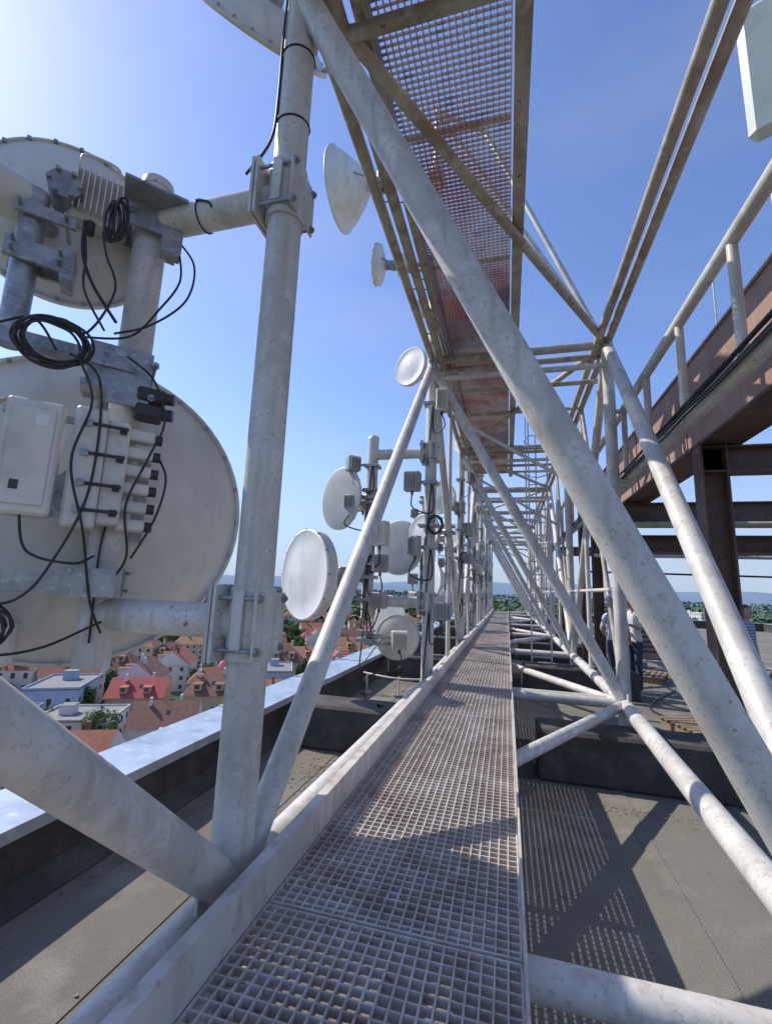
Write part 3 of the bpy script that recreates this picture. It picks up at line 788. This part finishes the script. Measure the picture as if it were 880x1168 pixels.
for i in range(150):
    a=radians(rnd.uniform(-65,75)); dd=rnd.uniform(800,2600); x=-dd*sin(a);y=dd*cos(a)
    inst("house",HM[rnd.choice([1,3,5,7,9,4])],x,y,rnd.uniform(0,3),rnd.uniform(1,1.6))
g=MB(); vs=[];fs=[]
for i in range(6000):
    a=radians(rnd.uniform(-70,75)); dd=420+ (rnd.random()**1.6)*3600; x=-dd*sin(a);y=dd*cos(a)
    if dd<750 and noise.noise(Vector((x*.006,y*.006,0)))<-.02: continue
    s=rnd.uniform(5,9)*(1+dd/2500)
    for k in range(16):
        d=Vector((rnd.gauss(0,1),rnd.gauss(0,1),abs(rnd.gauss(0,1)))).normalized(); p=Vector((x,y,ZG+s*.7))+d*s*rnd.uniform(.7,1.05)
        nrm=(d+Vector((rnd.uniform(-.5,.5),rnd.uniform(-.5,.5),.3))).normalized(); u=nrm.orthogonal().normalized()*s*.42; w2=nrm.cross(u)
        o=len(vs); vs+=[p+u,p+w2,p-u,p-w2]; fs.append([o,o+1,o+2,o+3])
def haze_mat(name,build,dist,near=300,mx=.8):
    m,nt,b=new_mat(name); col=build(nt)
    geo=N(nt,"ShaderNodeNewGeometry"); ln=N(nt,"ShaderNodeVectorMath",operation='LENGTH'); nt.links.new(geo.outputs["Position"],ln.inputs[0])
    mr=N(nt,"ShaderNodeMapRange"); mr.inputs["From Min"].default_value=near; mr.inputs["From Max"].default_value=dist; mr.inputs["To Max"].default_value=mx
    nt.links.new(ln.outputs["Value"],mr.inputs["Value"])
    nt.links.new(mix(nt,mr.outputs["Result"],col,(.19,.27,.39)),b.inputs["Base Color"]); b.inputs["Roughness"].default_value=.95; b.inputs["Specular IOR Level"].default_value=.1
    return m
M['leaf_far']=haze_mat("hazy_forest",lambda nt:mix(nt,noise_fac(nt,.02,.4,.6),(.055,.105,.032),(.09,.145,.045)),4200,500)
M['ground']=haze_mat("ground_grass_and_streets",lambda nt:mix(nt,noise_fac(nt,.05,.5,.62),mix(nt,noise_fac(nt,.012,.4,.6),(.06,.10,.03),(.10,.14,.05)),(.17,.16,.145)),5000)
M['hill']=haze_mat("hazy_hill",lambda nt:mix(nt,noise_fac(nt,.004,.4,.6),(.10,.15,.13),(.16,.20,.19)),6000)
M['road']=layered("street_asphalt",(.10,.10,.10),[((.14,.14,.135),.4,.4,.65)],.9,0)
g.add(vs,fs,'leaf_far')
g.build("distant_forest")
g=MB(); n=96; rings=[0,60,200,600,1500,3500,9000]; vs=[(0,0,ZG)]
for r in rings[1:]:
    for i in range(n): t=2*pi*i/n; vs.append((r*cos(t),r*sin(t),ZG))
fs=[[0,1+i,1+(i+1)%n] for i in range(n)]
for j in range(len(rings)-2):
    for i in range(n): a=1+j*n; fs.append([a+i,a+n+i,a+n+(i+1)%n,a+(i+1)%n])
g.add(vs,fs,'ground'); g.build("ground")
# streets between the house rows
g=MB(); Rs=Matrix.Rotation(ang,3,'Z')
for j in range(-14,24,2):
    gy=(j+.5)*25; c=Vector((-80-gy*sin(ang),150+gy*cos(ang),ZG+.1)); g.box(c,(900,6,.16),'road',Rs)
for i in range(-16,20,5):
    gx=(i+.5)*21+2; c=Vector((-80+gx*cos(ang),150+gx*sin(ang),ZG+.09)); g.box(c,(6,900,.13),'road',Rs)
g.build("street")
g=MB()
vs=[];fs=[];n=240
for j,(r,hh) in enumerate(((3600,0),(4300,.40),(5200,.8),(6000,1.0),(7200,.9),(8000,0))):
    for i in range(n):
        t=2*pi*i/n; q=Vector((cos(t)*2.2,sin(t)*2.2,j*.15)); h=(noise.noise(q)*.7+noise.noise(q*3.1)*.35+noise.noise(q*9)*.12+.75)*175
        vs.append((r*cos(t),r*sin(t),ZG-3+max(h,8)*hh+ (35*hh)))
for j in range(5):
    for i in range(n): fs.append([j*n+i,j*n+(i+1)%n,(j+1)*n+(i+1)%n,(j+1)*n+i])
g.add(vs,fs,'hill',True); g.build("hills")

# ------------------------------------------------------------------ light
S=Vector((-.70,.14,.70)).normalized()
elev=math.asin(S.z); az=math.atan2(S.x,S.y)
w=bpy.data.worlds.new("World"); scene.world=w; w.use_nodes=True
nt=w.node_tree; bg=nt.nodes["Background"]
sky=nt.nodes.new("ShaderNodeTexSky"); sky.sky_type='NISHITA'; sky.sun_disc=False
sky.sun_elevation=elev; sky.sun_rotation=az; sky.air_density=1.0; sky.dust_density=.5; sky.ozone_density=2.0; sky.altitude=300
tint=nt.nodes.new("ShaderNodeMix"); tint.data_type='RGBA'; tint.blend_type='MULTIPLY'; tint.inputs[0].default_value=1
nt.links.new(sky.outputs["Color"],tint.inputs[6]); tint.inputs[7].default_value=(1.45,1.50,1.85,1)
tc=nt.nodes.new("ShaderNodeTexCoord"); sp=nt.nodes.new("ShaderNodeSeparateXYZ"); nt.links.new(tc.outputs["Generated"],sp.inputs[0])
mr=nt.nodes.new("ShaderNodeMapRange"); mr.interpolation_type='SMOOTHERSTEP'; mr.inputs["From Min"].default_value=-.08; mr.inputs["From Max"].default_value=.42; mr.inputs["To Min"].default_value=.92; mr.inputs["To Max"].default_value=0
nt.links.new(sp.outputs["Z"],mr.inputs["Value"])
hz=nt.nodes.new("ShaderNodeMix"); hz.data_type='RGBA'; nt.links.new(mr.outputs["Result"],hz.inputs[0]); nt.links.new(tint.outputs[2],hz.inputs[6]); hz.inputs[7].default_value=(3.5,4.5,5.9,1)
# faint high cloud wisps
ns=nt.nodes.new("ShaderNodeTexNoise"); ns.inputs["Scale"].default_value=1.6; ns.inputs["Detail"].default_value=6; mp=nt.nodes.new("ShaderNodeMapping"); mp.inputs["Scale"].default_value=(1,1,4)
nt.links.new(tc.outputs["Generated"],mp.inputs["Vector"]); nt.links.new(mp.outputs["Vector"],ns.inputs["Vector"])
mc=nt.nodes.new("ShaderNodeMapRange"); mc.inputs["From Min"].default_value=.5; mc.inputs["From Max"].default_value=.8; mc.inputs["To Max"].default_value=.22; nt.links.new(ns.outputs["Fac"],mc.inputs["Value"])
cl=nt.nodes.new("ShaderNodeMix"); cl.data_type='RGBA'; nt.links.new(mc.outputs["Result"],cl.inputs[0]); nt.links.new(hz.outputs[2],cl.inputs[6]); cl.inputs[7].default_value=(5,5.6,6.4,1)
nt.links.new(cl.outputs[2],bg.inputs["Color"]); bg.inputs["Strength"].default_value=.125
sl=bpy.data.lights.new("sun",'SUN'); sl.energy=5.0; sl.angle=radians(.53); sl.color=(1,.94,.84)
so=bpy.data.objects.new("sun",sl); COL.objects.link(so); so.rotation_euler=S.to_track_quat('Z','Y').to_euler()

# ------------------------------------------------------------------ camera
cam=bpy.data.cameras.new("camera"); co=bpy.data.objects.new("camera",cam); COL.objects.link(co)
cam.sensor_fit='VERTICAL'; cam.sensor_height=36; cam.sensor_width=27.1; cam.lens=15.78; cam.clip_start=.03; cam.clip_end=20000
Rm=Matrix(((0.966,0.0088,0.2588),(0.2564,-0.1728,-0.9511),(0.0363,0.985,-0.169)))
co.matrix_world=Rm.to_quaternion().to_matrix().to_4x4()
scene.camera=co
scene.view_settings.view_transform='Standard'; scene.view_settings.look='None'; scene.view_settings.exposure=0
print("houses",nh,"trees",nt_)
